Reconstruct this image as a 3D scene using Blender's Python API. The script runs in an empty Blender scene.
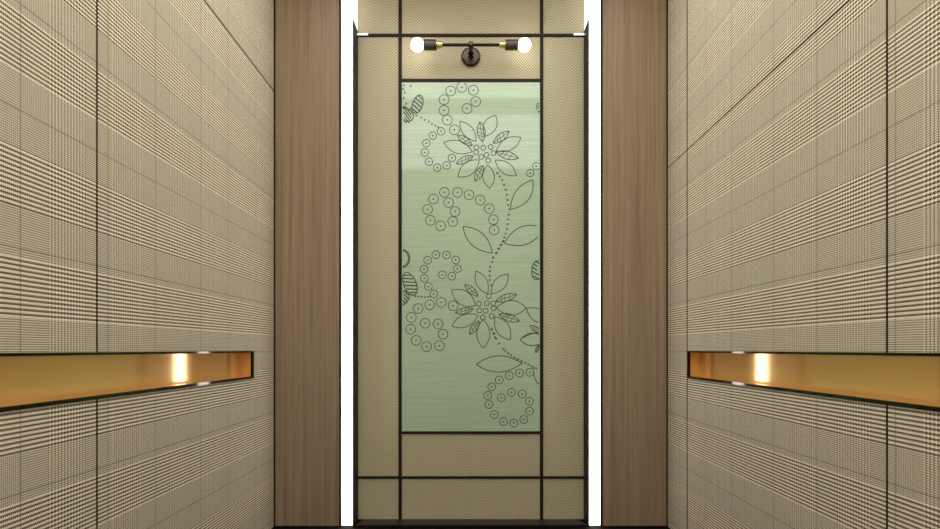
import bpy, bmesh, math, random
from mathutils import Vector
random.seed(7)
S = bpy.context.scene
COL = S.collection

# ------------------------------------------------------------------ measures (metres)
W = 0.90                      # half width of the cabin
F = 572.0                     # focal length in pixels of a 940 px wide frame
D = 2.62                      # distance to the timber piers
DR = 2.712                    # distance to the back panels
CZ = 0.813                    # eye height
CEIL = 2.60
FRONT = -0.32
def hz(h): return CZ + h      # height above the eye -> z

# ------------------------------------------------------------------ node helper
class V:
    """tiny arithmetic wrapper over shader Math nodes"""
    def __init__(s, nt, sock): s.nt, s.k = nt, sock
    def _op(s, op, b=None, c=None, swap=False):
        n = s.nt.nodes.new('ShaderNodeMath'); n.operation = op
        vals = [s, b] if not swap else [b, s]
        if c is not None: vals.append(c)
        for i, v in enumerate(vals):
            if v is None: continue
            if isinstance(v, V): s.nt.links.new(v.k, n.inputs[i])
            else: n.inputs[i].default_value = v
        return V(s.nt, n.outputs[0])
    def __add__(s, o): return s._op('ADD', o)
    def __radd__(s, o): return s._op('ADD', o)
    def __sub__(s, o): return s._op('SUBTRACT', o)
    def __rsub__(s, o): return s._op('SUBTRACT', o, swap=True)
    def __mul__(s, o): return s._op('MULTIPLY', o)
    def __rmul__(s, o): return s._op('MULTIPLY', o)
    def __truediv__(s, o): return s._op('DIVIDE', o)
    def lt(s, o): return s._op('LESS_THAN', o)
    def gt(s, o): return s._op('GREATER_THAN', o)
    def frac(s): return s._op('FRACT')
    def floor(s): return s._op('FLOOR')
    def abs(s): return s._op('ABSOLUTE')
    def mx(s, o): return s._op('MAXIMUM', o)
    def mn(s, o): return s._op('MINIMUM', o)
    def mod(s, o): return s._op('FLOORED_MODULO', o)
def lerp(a, b, m): return a + (b - a) * m

def srgb(r, g, b):
    f = lambda c: (c/255)/12.92 if c/255 <= .04045 else (((c/255)+.055)/1.055)**2.4
    return (f(r), f(g), f(b), 1.0)

def new_mat(name):
    m = bpy.data.materials.new(name); m.use_nodes = True
    nt = m.node_tree
    b = nt.nodes['Principled BSDF']
    return m, nt, b
def plain(name, col, rough=.5, metal=0.0, coat=0.0, coat_rough=.03, spec=.5):
    m, nt, b = new_mat(name)
    b.inputs['Base Color'].default_value = col
    b.inputs['Roughness'].default_value = rough
    b.inputs['Metallic'].default_value = metal
    b.inputs['Coat Weight'].default_value = coat
    b.inputs['Coat Roughness'].default_value = coat_rough
    b.inputs['Specular IOR Level'].default_value = spec
    return m
def emit(name, col, strength):
    m, nt, b = new_mat(name)
    b.inputs['Base Color'].default_value = (.9, .9, .9, 1)
    b.inputs['Emission Color'].default_value = col
    b.inputs['Emission Strength'].default_value = strength
    return m
def uv_vals(nt):
    u = nt.nodes.new('ShaderNodeUVMap'); u.uv_map = 'UVMap'
    s = nt.nodes.new('ShaderNodeSeparateXYZ'); nt.links.new(u.outputs[0], s.inputs[0])
    return V(nt, s.outputs[0]), V(nt, s.outputs[1]), u
def noise(nt, u, scale, detail=3.0, rough=.55):
    mp = nt.nodes.new('ShaderNodeMapping'); mp.inputs['Scale'].default_value = (scale[0], scale[1], 1)
    nt.links.new(u.outputs[0], mp.inputs[0])
    n = nt.nodes.new('ShaderNodeTexNoise'); n.inputs['Scale'].default_value = 1.0
    n.inputs['Detail'].default_value = detail; n.inputs['Roughness'].default_value = rough
    nt.links.new(mp.outputs[0], n.inputs['Vector'])
    return V(nt, n.outputs['Fac'])
def mixcol(nt, fac, a, b):
    n = nt.nodes.new('ShaderNodeMix'); n.data_type = 'RGBA'
    nt.links.new(fac.k, n.inputs['Factor'])
    for v, i in ((a, 6), (b, 7)):
        if isinstance(v, tuple): n.inputs[i].default_value = v
        else: nt.links.new(v, n.inputs[i])
    return n.outputs[2]

# ------------------------------------------------------------------ materials
def glen_check():
    """beige and brown glen check weave: 4+4 yarn stripes crossing 2+2 fine bands, dark overcheck"""
    m, nt, b = new_mat('glen_check_cloth')
    U, Vv, uvn = uv_vals(nt)
    P = .543*W; p = .01083*W
    def zone(t):
        t = t.mod(P)
        fine = ((t - .2715*W).abs().gt((.2715-.0835)*W)).mx(((t - .2715*W).abs()).lt(.0535*W))
        wide_w = (t/p).frac().lt(.5)
        fine_w = (t/(p/2)).frac().lt(.5)
        line = ((t - .306*W).abs().lt(.0012*W)).mx(t.lt(.0012*W)).mx(t.gt(P - .0012*W))
        return lerp(wide_w, fine_w*.5 + .22, fine), line
    cu, lu = zone(U - 1.27*W)
    cv, lv = zone(.529*W - Vv)
    twill = ((U + Vv)/(p/2)).frac().lt(.30)          # which yarn lies on top
    c = lerp(cv, cu, twill)
    nz = noise(nt, uvn, (900, 900), 2)
    col = mixcol(nt, c, GC_DARK, GC_LIGHT)
    line = (lu.mx(lv))*.65
    col = mixcol(nt, line, col, srgb(70, 56, 38))
    col2 = mixcol(nt, (nz - .4)*.25, col, srgb(120, 104, 76))
    nt.links.new(col2, b.inputs['Base Color'])
    b.inputs['Roughness'].default_value = .75
    b.inputs['Specular IOR Level'].default_value = .2
    return m
def herringbone():
    m, nt, b = new_mat('herringbone_cloth')
    U, Vv, uvn = uv_vals(nt)
    a = .098; p = .0138
    c = (U/a + .5)
    tri = ((c.frac() - .5).abs())*a
    # every second band of chevrons is shifted, as in woven herringbone
    t = ((Vv + tri*1.1)/p).frac()
    s = (t - .5).abs()*2                              # triangle wave
    nz = noise(nt, uvn, (420, 420), 2)
    s = (s - .5)*1.25 + .5 + (nz - .5)*1.1
    s = s.mx(0.0).mn(1.0)
    col = mixcol(nt, s, HB_DARK, HB_LIGHT)
    nt.links.new(col, b.inputs['Base Color'])
    b.inputs['Roughness'].default_value = .65
    b.inputs['Coat Weight'].default_value = .05
    b.inputs['Coat Roughness'].default_value = .05
    return m
def timber():
    m, nt, b = new_mat('walnut_veneer')
    U, Vv, uvn = uv_vals(nt)
    n1 = noise(nt, uvn, (55, .9), 5, .65)
    n2 = noise(nt, uvn, (320, 3), 3, .6)
    f = ((n1 - .5)*1.5 + (n2 - .5)*.7 + .5).mx(0.0).mn(1.0)
    col = mixcol(nt, f, TB_DARK, TB_LIGHT)
    nt.links.new(col, b.inputs['Base Color'])
    b.inputs['Roughness'].default_value = .42
    b.inputs['Specular IOR Level'].default_value = .4
    return m
def brushed_green():
    m, nt, b = new_mat('brushed_green_glass')
    U, Vv, uvn = uv_vals(nt)
    n1 = noise(nt, uvn, (2.2, 210), 4, .7)
    n2 = noise(nt, uvn, (6, 60), 3, .6)
    f = ((n1 - .5)*1.6 + (n2 - .5)*.5 + .5).mx(0.0).mn(1.0)
    col = mixcol(nt, f, GR_DARK, GR_LIGHT)
    nt.links.new(col, b.inputs['Base Color'])
    b.inputs['Roughness'].default_value = .38
    b.inputs['Metallic'].default_value = 0.0
    b.inputs['Coat Weight'].default_value = .75
    b.inputs['Coat IOR'].default_value = 1.55
    b.inputs['Coat Roughness'].default_value = .015
    return m
def brushed_gold():
    m, nt, b = new_mat('brushed_gold_metal')
    U, Vv, uvn = uv_vals(nt)
    n1 = noise(nt, uvn, (3, 260), 3, .6)
    col = mixcol(nt, n1, GO_DARK, GO_LIGHT)
    nt.links.new(col, b.inputs['Base Color'])
    b.inputs['Metallic'].default_value = .48
    b.inputs['Roughness'].default_value = .13
    b.inputs['Anisotropic'].default_value = .9
    b.inputs['Anisotropic Rotation'].default_value = .25
    tg = nt.nodes.new('ShaderNodeTangent'); tg.direction_type = 'UV_MAP'; tg.uv_map = 'UVMap'
    nt.links.new(tg.outputs[0], b.inputs['Tangent'])
    return m
def dark_stone():
    m, nt, b = new_mat('dark_stone_floor')
    U, Vv, uvn = uv_vals(nt)
    n1 = noise(nt, uvn, (5, 9), 6, .65)
    col = mixcol(nt, n1, srgb(10, 7, 6), srgb(26, 19, 16))
    nt.links.new(col, b.inputs['Base Color'])
    b.inputs['Roughness'].default_value = .8
    b.inputs['Specular IOR Level'].default_value = .03
    return m

GC_LIGHT = srgb(248, 235, 206); GC_DARK = srgb(72, 59, 38)
HB_LIGHT = srgb(206, 194, 157); HB_DARK = srgb(124, 112, 83)
TB_LIGHT = srgb(162, 136, 106); TB_DARK = srgb(104, 84, 62)
GR_LIGHT = srgb(180, 197, 168); GR_DARK = srgb(146, 169, 130)
GO_LIGHT = srgb(255, 208, 134); GO_DARK = srgb(246, 194, 116)
M = {}
M['check'] = glen_check()
M['herring'] = herringbone()
M['wood'] = timber()
M['green'] = brushed_green()
M['gold'] = brushed_gold()
M['stone'] = dark_stone()
M['bronze'] = plain('dark_bronze_metal', srgb(62, 50, 38), .06, .9)
M['bronze_satin'] = plain('dark_bronze_satin', srgb(38, 29, 22), .5, .05, 0, .03, .15)
M['ink'] = plain('etched_grey_line', srgb(46, 58, 42), .6)
M['backing'] = plain('dark_backing_board', srgb(40, 31, 24), .8)
M['socket'] = plain('brown_socket_metal', srgb(80, 69, 60), .38, .4)
M['brass'] = plain('polished_brass', srgb(240, 214, 150), .25, .8)
M['plate'] = plain('oiled_bronze_plate', srgb(70, 57, 50), .28, .8)
M['ceiling'] = plain('ceiling_paint', srgb(120, 110, 95), .7)
M['steel'] = plain('brushed_steel_door', srgb(150, 140, 125), .35, .8)
LED_STRENGTH = 5.5; CEIL_STRENGTH = 2.8; BULB_STRENGTH = 9.0
M['led'] = emit('led_diffuser_light', (1, 1, 1, 1), LED_STRENGTH)
M['ceil_light'] = emit('ceiling_diffuser_light', (.98, 1, .99, 1), CEIL_STRENGTH)
M['led_reflection'] = emit('painted_led_reflection', (1, 1, 1, 1), 1.0)  # glow that stands in for reflections of the light strips
M['added_fill'] = emit('added_fill_glow', (.98, 1, .99, 1), 9.0)  # glow of the fill panels added behind the viewer
M['bulb'] = emit('frosted_bulb_light', (1, .97, .92, 1), BULB_STRENGTH)

# ------------------------------------------------------------------ mesh helpers
def link(o, parent=None):
    COL.objects.link(o)
    if parent is not None: o.parent = parent
    return o
def finish(name, bm, mat, parent=None, uvmode=None, du=0.0, bevel=0.0, smooth=False):
    if bevel > 0:
        bmesh.ops.bevel(bm, geom=list(bm.edges), offset=bevel, segments=1, affect='EDGES', profile=.5)
    bmesh.ops.recalc_face_normals(bm, faces=list(bm.faces))
    lay = bm.loops.layers.uv.new('UVMap')
    for f in bm.faces:
        if smooth: f.smooth = True
        for l in f.loops:
            c = l.vert.co
            if uvmode == 'side': uv = (c.y + du + c.x*0.0, c.z - CZ)
            elif uvmode == 'floor': uv = (c.x, c.y)
            else: uv = (c.x + du, c.z - CZ)
            l[lay].uv = uv
    me = bpy.data.meshes.new(name); bm.to_mesh(me); bm.free()
    me.materials.append(M[mat])
    o = bpy.data.objects.new(name, me)
    link(o, parent)
    if parent is not None:
        o.matrix_parent_inverse = parent.matrix_world.inverted()
    return o
def box(bm, x0, x1, y0, y1, z0, z1):
    vs = [bm.verts.new((x, y, z)) for x in (x0, x1) for y in (y0, y1) for z in (z0, z1)]
    for q in ((0,1,3,2), (4,6,7,5), (0,4,5,1), (2,3,7,6), (0,2,6,4), (1,5,7,3)):
        bm.faces.new([vs[i] for i in q])
def bx(*a):
    bm = bmesh.new(); box(bm, *a); return bm
def prism_x(poly, x0, x1):
    """polygon in (y, z) extruded along x"""
    bm = bmesh.new()
    A = [bm.verts.new((x0, y, z)) for y, z in poly]; B = [bm.verts.new((x1, y, z)) for y, z in poly]
    bm.faces.new(A); bm.faces.new(B[::-1])
    n = len(poly)
    for i in range(n): bm.faces.new((A[i], A[(i+1) % n], B[(i+1) % n], B[i]))
    return bm
def lathe(prof, origin, axis, seg=40):
    """profile of (along, radius) turned about an axis through origin"""
    bm = bmesh.new(); ax = Vector(axis).normalized()
    t = Vector((0, 0, 1)) if abs(ax.z) < .9 else Vector((1, 0, 0))
    e1 = ax.cross(t).normalized(); e2 = ax.cross(e1)
    o = Vector(origin); rings = []
    for a, r in prof:
        if r < 1e-6: rings.append([bm.verts.new(o + ax*a)]); continue
        rings.append([bm.verts.new(o + ax*a + e1*r*math.cos(2*math.pi*k/seg) + e2*r*math.sin(2*math.pi*k/seg)) for k in range(seg)])
    for R, Q in zip(rings, rings[1:]):
        for k in range(seg):
            k2 = (k+1) % seg
            if len(R) == 1 and len(Q) > 1: bm.faces.new((R[0], Q[k], Q[k2]))
            elif len(Q) == 1 and len(R) > 1: bm.faces.new((R[k], Q[0], R[k2]))
            elif len(R) > 1: bm.faces.new((R[k], Q[k], Q[k2], R[k2]))
    for R in (rings[0], rings[-1]):
        if len(R) > 1: bm.faces.new(R)
    return bm
def tag(o, label, cat, group=None, kind='thing'):
    o['label'] = label; o['category'] = cat
    if group: o['group'] = group
    if kind: o['kind'] = kind
    return o
def structure(o):
    o['kind'] = 'structure'; return o
def empty(name, loc):
    e = bpy.data.objects.new(name, None); e.location = loc; e.empty_display_size = .1
    COL.objects.link(e)
    bpy.context.view_layer.update()
    return e

# ------------------------------------------------------------------ handrail recess measures
RT, RB = -0.0085, -0.1205     # top and bottom of the recess outer edge (relative to eye)
RD = 0.050                    # recess depth
REND = {-1: 2.364, 1: 2.372}
RFRONT = -0.20
PT = 0.020                    # cloth panel thickness
SEAM = {-1: 1.377, 1: 1.2375}
HSEAM = {-1: 1.178, 1: 0.830}
PEND = D - 0.007
g = 0.0072                    # joint width

# ------------------------------------------------------------------ room shell
structure(finish('floor', bx(-1.05, 1.05, FRONT-.1, DR+.12, -.08, 0), 'stone', None, 'floor'))
structure(finish('ceiling', bx(-1.05, 1.05, FRONT-.1, DR+.12, CEIL, CEIL+.1), 'ceiling'))
structure(finish('wall_back', bx(-1.05, 1.05, DR+.012, DR+.12, 0, CEIL), 'backing'))
structure(finish('wall_front', bx(-1.05, 1.05, FRONT-.1, FRONT, 0, CEIL), 'ceiling'))
for s, nm in ((-1, 'wall_left'), (1, 'wall_right')):
    bm = bmesh.new(); x0, x1 = sorted((s*(W+PT+.0015), s*1.05))
    box(bm, x0, x1, FRONT, DR+.012, hz(RT)+.004, CEIL)
    box(bm, x0, x1, FRONT, DR+.012, 0, hz(RB)-.004)
    box(bm, x0, x1, REND[s]+.004, DR+.012, hz(RB)-.004, hz(RT)+.004)
    xo0, xo1 = sorted((s*(W+RD+.006), s*1.05))
    box(bm, xo0, xo1, FRONT, REND[s]+.004, hz(RB)-.004, hz(RT)+.004)
    structure(finish(nm, bm, 'backing'))
# sliding doors in the front wall, behind the viewer
bm = bmesh.new(); box(bm, -.5, -.003, FRONT, FRONT+.012, 0.002, 2.1); box(bm, .003, .5, FRONT, FRONT+.012, 0.002, 2.1)
structure(finish('door_1', bm, 'steel'))

# ------------------------------------------------------------------ side wall cloth panels
def cloth(s, poly, label):
    x0, x1 = sorted((s*W, s*(W+PT)))
    o = finish('fabric_panel', prism_x(poly, x0, x1), 'check', None, 'side', 0.0 if s < 0 else -.077*W)
    return tag(o, label, 'wall panel', 'checked cloth wall panels')
def rect(y0, y1, z0, z1): return [(y0, z0), (y1, z0), (y1, z1), (y0, z1)]
lo, hi, rt, rb = 0.002, CEIL-.002, hz(RT)+.001, hz(RB)-.001
f0 = FRONT+.004
s = -1; sy = SEAM[s]; hs = hz(HSEAM[s]); re = REND[s]+.001
cloth(s, rect(f0, sy-g/2, rt, hi), 'near checked cloth panel above the left gold handrail')
cloth(s, rect(f0, sy-g/2, lo, rb), 'near checked cloth panel below the left gold handrail')
cloth(s, [(sy+g/2, lo), (PEND, lo), (PEND, hs-g/2), (sy+g/2, hs-g/2), (sy+g/2, rt), (re, rt), (re, rb), (sy+g/2, rb)],
      'large checked cloth panel wrapping the closed end of the left gold handrail')
cloth(s, rect(sy+g/2, PEND, hs+g/2, hi), 'plain looking cloth panel above the sloping seam at top of left wall')
s = 1; sy = SEAM[s]; hs = hz(HSEAM[s]); re = REND[s]+.001; ty = 2.3815; tg = .0105
cloth(s, rect(f0, sy-g/2, rt, hi), 'near checked cloth panel above the right gold handrail')
cloth(s, rect(f0, sy-g/2, lo, rb), 'near checked cloth panel below the right gold handrail')
cloth(s, rect(sy+g/2, ty-tg/2, rt, hs-g/2), 'large checked cloth panel between right gold handrail and the sloping seam')
cloth(s, rect(sy+g/2, ty-tg/2, lo, rb), 'checked cloth panel under the closed end of the right gold handrail')
cloth(s, rect(sy+g/2, ty-tg/2, hs+g/2, hi), 'checked cloth panel above the sloping seam on the right wall')
cloth(s, rect(ty+tg/2, PEND, lo, hs-g/2), 'narrow tall cloth strip between right handrail end and brown timber pier')
cloth(s, rect(ty+tg/2, PEND, hs+g/2, hi), 'narrow short cloth strip beside right timber pier, above the seam')

# dark reveal strips that fill the joints between the cloth panels
tn = 2
def joint(s, y0, y1, z0, z1):
    global tn
    a, b = sorted((s*(W+.0004), s*(W+PT)))
    structure(finish('trim_%d' % tn, bx(a, b, y0, y1, z0, z1), 'joint')); tn += 1
M['joint'] = plain('dark_joint_strip', srgb(44, 33, 22), .8, 0, 0, .03, .1)
for s in (-1, 1):
    e = .0004
    for z0, z1 in ((lo, rb), (rt, hi)): joint(s, SEAM[s]-g/2+e, SEAM[s]+g/2-e, z0, z1)
    hs = hz(HSEAM[s])
    joint(s, SEAM[s]+g/2, PEND, hs-g/2+e, hs+g/2-e)
for z0, z1 in ((lo, hz(HSEAM[1])-g/2), (hz(HSEAM[1])+g/2, hi)): joint(1, ty-tg/2+e, ty+tg/2-e, z0, z1)

# ------------------------------------------------------------------ recessed gold handrails
for s, side in ((-1, 'left'), (1, 'right')):
    root = empty('recessed_handrail', (s*(W+RD), RFRONT, hz(RB)))
    def sx(a, b): return sorted((s*a, s*b))
    zt, zb, ye = hz(RT), hz(RB), REND[s]
    th = .006
    a, b = sx(W+RD, W+RD+.004)
    finish('back_plate', bx(a, b, RFRONT, ye, zb, zt), 'gold', root, 'side')
    a, b = sx(W+.004, W+RD)
    finish('top_plate', bx(a, b, RFRONT, ye-.001, zt-.004, zt), 'gold', root, 'side')
    finish('bottom_plate', bx(a, b, RFRONT, ye-.001, zb, zb+.004), 'gold', root, 'side')
    finish('end_plate', bx(a, b, ye-.004, ye, zb+.004, zt-.004), 'gold', root, 'back')
    a, b = sx(W-.004, W+.006)
    bm = bmesh.new()
    box(bm, a, b, RFRONT, ye, zt-th, zt); box(bm, a, b, RFRONT, ye, zb, zb+.009)
    box(bm, a, b, ye-.011, ye, zb+.009, zt-th)
    finish('edge_trim', bm, 'bronze', root, 'side')
    tag(root, 'recessed gold handrail with dark polished edge trim set into the %s wall' % side, 'handrail', 'recessed gold handrails')

# ------------------------------------------------------------------ timber piers and light strips
for s, side in ((-1, 'left'), (1, 'right')):
    a, b = sorted((s*.604, s*.8955))
    o = finish('timber_pier', bx(a, b, D, DR+.010, .003, CEIL-.002), 'wood', None, 'back', s*3.1)
    tag(o, 'tall brown timber pier between the %s light strip and the cloth wall' % side, 'timber panel', 'brown timber piers')
    root = empty('light_strip', (s*.57, D, 0))
    top = CEIL-.002
    a, b = sorted((s*.5932, s*.6035)); bm = bx(a, b, D-.001, D+.03, .003, top)
    a, b = sorted((s*.5395, s*.6035)); box(bm, a, b, D+.03, DR+.010, .003, top)
    finish('housing', bm, 'bronze_satin', root)
    a, b = sorted((s*.5424, s*.5926)); finish('diffuser', bx(a, b, D, D+.029, .006, top), 'led', root)
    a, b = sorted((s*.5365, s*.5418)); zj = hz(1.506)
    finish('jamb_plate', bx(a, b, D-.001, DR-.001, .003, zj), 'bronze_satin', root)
    finish('painted_jamb_reflection', bx(a, b, D-.001, DR-.001, zj+.001, top), 'led_reflection', root)  # glowing piece in place of a reflection on the upper jamb
    a, b = sorted((s*.487, s*.536)); finish('painted_tip_reflection', bx(a, b, DR-.010, DR-.0072, hz(1.484), hz(1.4915)), 'led_reflection', root)  # small glowing box painting a reflection on the top bar's end
    tag(root, 'glowing white vertical light strip along the inner edge of the %s timber pier' % side, 'light strip', 'vertical light strips')

# ------------------------------------------------------------------ back wall: lattice of dark bars
X0, X1, XE = .3275, .3425, .5360
ROWS = [(1.479, 1.4925), (1.265, 1.279), (-.403, -.390), (-.6145, -.603)]
root = empty('metal_lattice', (0, DR, 0))
for s in (-1, 1):
    a, b = sorted((s*X0, s*X1))
    finish('vertical_bar', bx(a, b, DR-.007, DR+.010, .004, CEIL-.002), 'bronze_satin', root, bevel=.0008)
for k, (h0, h1) in enumerate(ROWS):
    xe = XE if k in (0, 3) else X0 + .002
    finish('horizontal_bar', bx(-xe, xe, DR-.0064, DR+.010, hz(h0), hz(h1)), 'bronze_satin', root, bevel=.0008)
tag(root, 'dark bronze metal lattice framing the cloth panels and the flower glass', 'lattice')

# ------------------------------------------------------------------ back wall cloth panels
def back(x0, x1, h0, h1, label, du=0.0):
    o = finish('herringbone_panel', bx(x0+.0006, x1-.0006, DR, DR+.011, hz(h0)+.0006, hz(h1)-.0006), 'herring', None, 'back', du)
    return tag(o, label, 'wall panel', 'herringbone cloth panels on the back wall')
TOPH = CEIL-.003-CZ; BOT = .006-CZ
for s, side in ((-1, 'left'), (1, 'right')):
    a, b = sorted((s*X1, s*XE))
    back(a, b, ROWS[0][1], TOPH, 'small herringbone panel in the top %s corner of the back wall' % side, .012)
    back(a, b, ROWS[3][1], ROWS[0][0], 'tall narrow herringbone panel %s of the green flower glass' % side, .012)
    back(a, b, BOT, ROWS[3][0], 'small herringbone panel in the bottom %s corner of the back wall' % side, .012)
back(-X0, X0, ROWS[0][1], TOPH, 'wide herringbone panel above the wall lamp and the top bar')
back(-X0, X0, ROWS[1][1], ROWS[0][0], 'bright herringbone panel behind the two bulb wall lamp')
back(-X0, X0, ROWS[3][1], ROWS[2][0], 'wide herringbone panel directly below the green flower glass')
back(-X0, X0, BOT, ROWS[3][0], 'lowest wide herringbone panel just above the dark floor sill')

# floor sill at the foot of the back wall
bm = bmesh.new()
A = [(-.536, D+.004), (.536, D+.004), (.505, DR-.002), (-.505, DR-.002)]
va = [bm.verts.new((x, y, .0005)) for x, y in A]; vb = [bm.verts.new((x, y, .006)) for x, y in A]
bm.faces.new(va); bm.faces.new(vb[::-1])
for i in range(4): bm.faces.new((va[i], va[(i+1) % 4], vb[(i+1) % 4], vb[i]))
M['sill'] = plain('brown_metal_sill', srgb(44, 32, 29), .35, .3)
structure(finish('trim_1', bm, 'sill'))

# ------------------------------------------------------------------ green glass with etched flowers
GH0, GH1 = ROWS[2][1], ROWS[1][0]
art = empty('flower_glass_panel', (0, DR, hz(GH0)))
finish('glass', bx(-X0+.0006, X0-.0006, DR-.002, DR+.011, hz(GH0)+.0006, hz(GH1)-.0006), 'green', art, 'back')
tag(art, 'tall green brushed glass panel etched with line drawn flowers and bead spirals', 'decorative panel')
bm = bmesh.new()
SC = F/DR                     # drawing units: 1 unit on the glass = 1/SC metres
GY = DR - .0024
def put(px, py): return ((px - 470.9)/SC, CZ + (349.0 - py)/SC)
XL, ZL = X0 - .0012, (hz(GH0)+.001, hz(GH1)-.001)
def stroke(pts, w=.8, closed=False, layer=0):
    """a raised line of width w along pts, trimmed to the glass"""
    y0, y1 = GY - layer*.00006, DR - .0019
    P = [Vector(put(*p)) for p in pts]; n = len(P); hw = w/SC/2
    L = []
    for i in range(n):
        a = P[(i-1) % n] if (closed or i > 0) else P[i]
        b = P[(i+1) % n] if (closed or i < n-1) else P[i]
        d = b - a
        if d.length < 1e-9: d = Vector((1, 0))
        nn = Vector((-d.y, d.x)).normalized()*hw
        L.append((P[i] + nn, P[i] - nn))
    def inside(q): return abs(q.x) < XL and ZL[0] < q.y < ZL[1]
    for i in range(n if closed else n-1):
        (a1, a2), (b1, b2) = L[i], L[(i+1) % n]
        if not all(inside(q) for q in (a1, a2, b1, b2)): continue
        f = [bm.verts.new((q.x, y0, q.y)) for q in (a1, a2, b2, b1)]
        r = [bm.verts.new((q.x, y1, q.y)) for q in (a1, a2, b2, b1)]
        bm.faces.new(f)
        for k in range(4): bm.faces.new((f[k], r[k], r[(k+1) % 4], f[(k+1) % 4]))
def ellipse(cx, cy, rx, ry, rot=0, w=.8, seg=24, a0=0, a1=360, layer=0):
    c, s_ = math.cos(math.radians(rot)), math.sin(math.radians(rot)); full = abs(a1-a0) >= 359.9
    n = seg if full else seg+1
    pts = []
    for k in range(n):
        t = math.radians(a0 + (a1-a0)*k/seg)
        u, v = rx*math.cos(t), ry*math.sin(t)
        pts.append((cx + u*c - v*s_, cy + u*s_ + v*c))
    stroke(pts, w, full, layer)
def bead(cx, cy, r, w=.75):
    ellipse(cx, cy, r*.92, r*.92, 0, w, 22)
    ellipse(cx, cy, .55, .55, 0, .7, 8)
def ring(cx, cy, r): ellipse(cx, cy, r*.9, r*.9, 0, .8, 16)
def bez(p0, p1, p2, n=14):
    return [((1-t)**2*p0[0] + 2*t*(1-t)*p1[0] + t*t*p2[0], (1-t)**2*p0[1] + 2*t*(1-t)*p1[1] + t*t*p2[1]) for t in [k/n for k in range(n+1)]]
def leaf(tip, base, wid, hatch=0, w=.8, bend=0.0):
    dx, dy = tip[0]-base[0], tip[1]-base[1]; L = math.hypot(dx, dy); nx, ny = -dy/L, dx/L
    mx, my = base[0] + dx*.52, base[1] + dy*.52
    sides = []
    for sg in (1, -1):
        k = wid*(sg + bend)
        c = (mx + nx*k, my + ny*k)
        pts = bez(base, c, tip); stroke(pts, w); sides.append(pts)
    if hatch:
        stroke([base, tip], w*.7)
        for k in range(hatch):
            i = 3 + int(k*8/hatch)
            a, b_ = sides[0][i], sides[1][min(14, i+2)]
            stroke([a, ((a[0]+b_[0])/2, (a[1]+b_[1])/2), b_], w*.75, False, 1)
def striped(cx, cy, rx, ry, rot, n=5, clip=None):
    ellipse(cx, cy, rx, ry, rot, 1.0, 26)
    c, s_ = math.cos(math.radians(rot)), math.sin(math.radians(rot))
    for k in range(n):
        v = -ry*.78 + 1.56*ry*k/(n-1)
        hw_ = rx*math.sqrt(max(0, 1-(v/ry)**2))*.92
        pts = []
        for q in range(5):
            u = -hw_ + 2*hw_*q/4; vv = v + u*.45
            pts.append((cx + u*c - vv*s_, cy + u*s_ + vv*c))
        stroke(pts, 1.15, False, 1)
def T(ox, oy, k): return lambda x, y: (ox + x/k, oy + y/k)
A2, A3, A4, A5 = T(390, 70, 5.2875), T(390, 160, 5.2875), T(390, 240, 5.2875), T(390, 330, 4.806)

# bead spirals
for x, y in ((407,205),(453,168),(441,108),(380,93),(321,112),(286,158),(286,215),(303,265),(341,317)): bead(*A2(x, y), 5.4)
for x, y in ((270,325),(226,348),(192,388),(184,437),(206,486),(250,517),(300,505),(327,466)): bead(*A2(x, y), 4.1)
for x, y in ((773,33),(741,70)): bead(*A3(x, y), 3.9)
for x, y in ((288,172),(357,172),(418,185),(477,213),(525,257),(547,316),(551,371),(230,207),(199,262),(214,320),(268,349),(332,326),(344,273),(310,226)): bead(*A3(x, y), 5.3)
for x, y in ((277,184),(327,192),(356,152),(347,106),(299,80),(242,78),(199,108),(180,154),(182,203),(203,246),(232,286)): bead(*A4(x, y), 4.2)
for x, y in ((271,330),(334,348),(210,343),(149,363),(113,410),(109,472),(186,440),(254,444),(280,498)): bead(*A4(x, y), 5.3)
for x, y in ((255,20),(238,76),(176,80),(126,50),): bead(*A5(x, y), 5.3)
for x, y in ((535,325),(583,300),(635,307),(670,342),(670,390),(643,430),(595,447),(545,440),(501,406),(475,358),(470,314),(489,273),(525,240),(573,219),(622,207),(672,203)): bead(*A5(x, y), 4.3)
# upper flower
for x, y in ((457,410),(493,412),(532,408),(455,436),(509,450),(546,440),(482,460),(519,480)): ring(*A2(x, y), 2.7)
for tip, base, wd, h in (((370,272),(455,378),42,0), ((475,275),(490,382),26,4), ((558,240),(500,352),50,0), ((630,325),(545,388),24,4),
                         ((692,358),(562,428),48,0), ((680,468),(558,434),26,4), ((668,560),(556,478),44,0), ((527,626),(515,502),46,0),
                         ((450,590),(492,505),24,4), ((360,566),(472,476),50,0), ((350,497),(440,455),22,4), ((285,385),(436,432),50,0), ((356,345),(436,402),22,4)):
    leaf(A2(*tip), A2(*base), wd*(1.6 if h else 1.35)/5.2875, h*3//4)
# lower flower
for x, y in ((522,298),(470,338),(512,335),(546,335),(472,373),(506,375),(548,362),(490,410),(537,403)): ring(*A4(x, y), 2.7)
for tip, base, wd, h in (((455,165),(516,285),44,0), ((625,180),(535,285),46,0), ((670,288),(558,325),24,4), ((720,360),(562,358),58,0),
                         ((685,430),(575,392),24,4), ((635,528),(555,405),52,0), ((493,572),(493,420),52,0), ((420,500),(472,428),20,4),
                         ((328,456),(466,398),48,0), ((345,385),(440,365),20,4), ((326,266),(452,348),56,0), ((395,236),(466,298),22,4)):
    leaf(A4(*tip), A4(*base), wd*(1.6 if h else 1.35)/5.2875, h*3//4)
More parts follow.
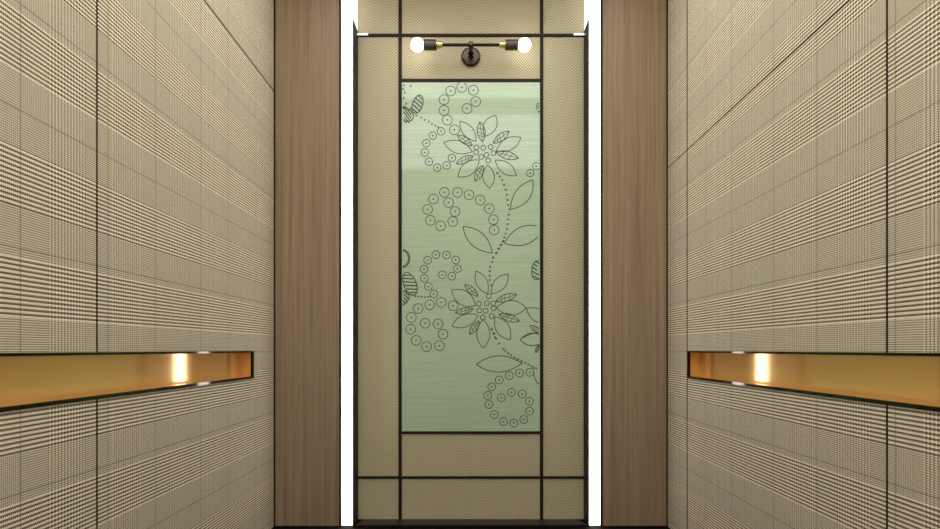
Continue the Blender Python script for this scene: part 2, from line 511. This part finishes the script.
# dotted stems
def dots(pts, r=1.15): 
    for p in pts: ellipse(p[0], p[1], r*.62, r*.62, 0, .75, 10)
dots([A3(x, y) for x, y in ((568,70),(580,90),(593,108),(603,132),(612,158),(617,185),(622,212),(625,238),(630,262),(628,290),(625,315),(622,340),(618,365),(610,390),(605,410),(597,432),(586,452),(575,470),(565,490),(545,517))])
dots([A4(x, y) for x, y in ((600,5),(588,24),(573,45),(560,70),(545,92),(540,117),(530,142),(527,165),(527,190),(527,212),(535,240),(540,475),(548,492),(556,515))])
dots([A5(x, y) for x, y in ((487,-6),(500,18),(510,42),(525,65),(545,92),(555,102),(568,112),(582,122),(598,132),(615,140),(632,150),(650,158),(665,166),(680,175),(692,181),(703,185))])
dots([A2(x, y) for x, y in ((140,243),(165,252),(183,265),(205,275),(222,287),(240,297),(255,303))], .9)
dots([A4(x, y) for x, y in ((118,292),(135,298),(152,300),(168,301),(185,303),(200,301),(214,299))], .9)
dots([A2(x, y) for x, y in ((74,82),(78,120),(72,150),(110,86),(85,180),(110,205),(76,196),(70,102))], 1.0)
dots([A2(x, y) for x, y in ((782,180),(778,205),(786,222),(788,195),(775,192))], 1.0)
# large leaves
leaf(A3(755,106), A3(637,262), 80/5.29, 0, .9, .12)
leaf(A3(812,360), A3(604,440), 96/5.29, 0, .9)
leaf(A3(386,352), A3(541,492), 82/5.29, 0, .9)
leaf(A5(415,166), A5(635,160), 78/4.806, 0, .9)
leaf(A5(625,48), A5(745,42), 60/4.806, 0, .9)
stroke(bez(A4(722,362), A4(738,430), A4(792,436)), .9)
stroke(bez(A4(698,520), A4(740,492), A4(796,488)), .9)
stroke(bez(A4(722,362), A4(760,350), A4(800,372)), .8)
leaf(A4(740,452), A4(800,492), 26/5.29, 4)
stroke(bez(A5(690,205), A5(692,240), A5(716,260)), .9)
leaf(A5(700,110), A5(716,70), 14/4.806, 2)
# striped buds along the edges
striped(*A2(146,182), 5.0, 9.4, 18)
striped(*A2(84,238), 8.0, 6.2, 30)
striped(*A4(106,232), 6.2, 12.0, -22, 6)
striped(*A4(74,306), 4.8, 7.0, 25)
striped(*A4(778,160), 5.4, 9.6, 6)
ellipse(*A4(58,98), 9.0, 9.6, 0, .8, 24); ellipse(*A4(58,98), 7.4, 8.0, 0, .7, 20)
for k in range(12): 
    t = math.radians(-90 + 180*k/11); dots([(A4(58,98)[0] + 8.3*math.cos(t), A4(58,98)[1] + 8.8*math.sin(t))], .7)
finish('etched_drawing', bm, 'ink', art)

# ------------------------------------------------------------------ two-bulb wall sconce
LY, LH = DR - .100, hz(1.3885)
sc = empty('wall_sconce', (0, DR, hz(1.381)))
finish('backplate', lathe([(0, 0), (0, .041), (.004, .045), (.012, .045), (.019, .041), (.021, .036), (.021, 0)], (-.0005, DR-.0005, hz(1.381)), (0, -1, 0), 48), 'plate', sc, smooth=False)
finish('arm', lathe([(0, 0), (0, .016), (.006, .016), (.008, .0095), (.085, .0095), (.094, .0095), (.094, 0)], (0, DR-.0205, hz(1.381)), (0, -(DR-.0205-LY), LH-hz(1.381)), 20), 'bronze', sc, smooth=False)
finish('crossbar', lathe([(-.134, 0), (-.134, .0068), (-.012, .0068), (-.012, .0095), (.012, .0095), (.012, .0068), (.134, .0068), (.134, 0)], (0, LY, LH), (1, 0, 0), 20), 'bronze_satin', sc)
for s in (-1, 1):
    ax = (s, 0, 0)
    finish('brass_collar', lathe([(.130, 0), (.130, .0125), (.134, .0145), (.150, .0145), (.153, .017), (.159, .017), (.159, 0)], (0, LY, LH), ax, 28), 'brass', sc)
    so = finish('socket', lathe([(.157, 0), (.157, .0215), (.160, .023), (.214, .023), (.216, .021), (.216, .016), (.216, 0)], (0, LY, LH), ax, 32), 'socket', sc)
    prof = []
    for k in range(0, 25):
        t = math.pi*(1 - k/24.0)
        prof.append((.2445 + .0296*math.cos(t), max(0.0, .0296*math.sin(t))))
    prof = [(.2165, 0), (.2165, .0135)] + [q for q in prof if q[0] > .2205]
    prof[-1] = (prof[-1][0], 0.0)
    finish('bulb', lathe(prof, (0, LY, LH), ax, 36), 'bulb', sc, smooth=True)
tag(sc, 'dark bronze wall lamp with two glowing globe bulbs on one crossbar', 'wall lamp')

# ------------------------------------------------------------------ ceiling lights (the cabin's own lamps), then added fill panels
def ceil_lamp(x0, x1, y0, y1, label):
    r = empty('ceiling_light', ((x0+x1)/2, (y0+y1)/2, CEIL))
    bm = bmesh.new(); t = .02
    for q in ((x0, x1, y0, y0+t), (x0, x1, y1-t, y1), (x0, x0+t, y0+t, y1-t), (x1-t, x1, y0+t, y1-t)): box(bm, *q, CEIL-.014, CEIL-.001)
    finish('frame', bm, 'bronze_satin', r)
    finish('diffuser', bx(x0+t, x1-t, y0+t, y1-t, CEIL-.012, CEIL-.001), 'ceil_light', r)
    tag(r, label, 'ceiling light', 'ceiling light panels')
ceil_lamp(-.84, .84, DR-1.36, DR-.40, 'wide white ceiling light panel over the flower glass')
ceil_lamp(-.70, .70, FRONT+.10, DR-1.60, 'long white ceiling light panel over the near half of the cabin')
for s, side in ((-1, 'left'), (1, 'right')):  # unseen panels added to throw frontal fill light into the cabin
    r = empty('added_fill_panel', (s*.76, FRONT, .1))
    a, b = sorted((s*.72, s*.88))
    finish('housing', bx(a, b, FRONT, FRONT+.02, .002, 2.45), 'bronze_satin', r)
    a, b = sorted((s*.73, s*.87))
    finish('diffuser', bx(a, b, FRONT+.02, FRONT+.03, .05, 2.44), 'added_fill', r)
    tag(r, 'broad upright added fill panel %s of the sliding doors' % side, 'wall light', 'added fill panels beside the doors')

# ------------------------------------------------------------------ camera, world, view
cam = bpy.data.cameras.new('camera'); co = bpy.data.objects.new('camera', cam); COL.objects.link(co)
co.location = (0, 0, CZ); co.rotation_euler = (math.radians(90), 0, 0)
cam.sensor_fit = 'HORIZONTAL'; cam.sensor_width = 36.0; cam.lens = F/940*36
cam.shift_x = -0.9/940; cam.shift_y = 84.5/940; cam.clip_start = .01
S.camera = co
w = bpy.data.worlds.new('world'); S.world = w; w.use_nodes = True
w.node_tree.nodes['Background'].inputs[0].default_value = (.02, .02, .02, 1)
S.view_settings.view_transform = 'Standard'; S.view_settings.look = 'None'
S.view_settings.gamma = 1.0; S.view_settings.use_curve_mapping = False
S.view_settings.exposure = 0.17
try:
    S.cycles.max_bounces = 10; S.cycles.diffuse_bounces = 6; S.cycles.sample_clamp_indirect = 6.0
    S.cycles.use_denoising = True
except Exception: pass
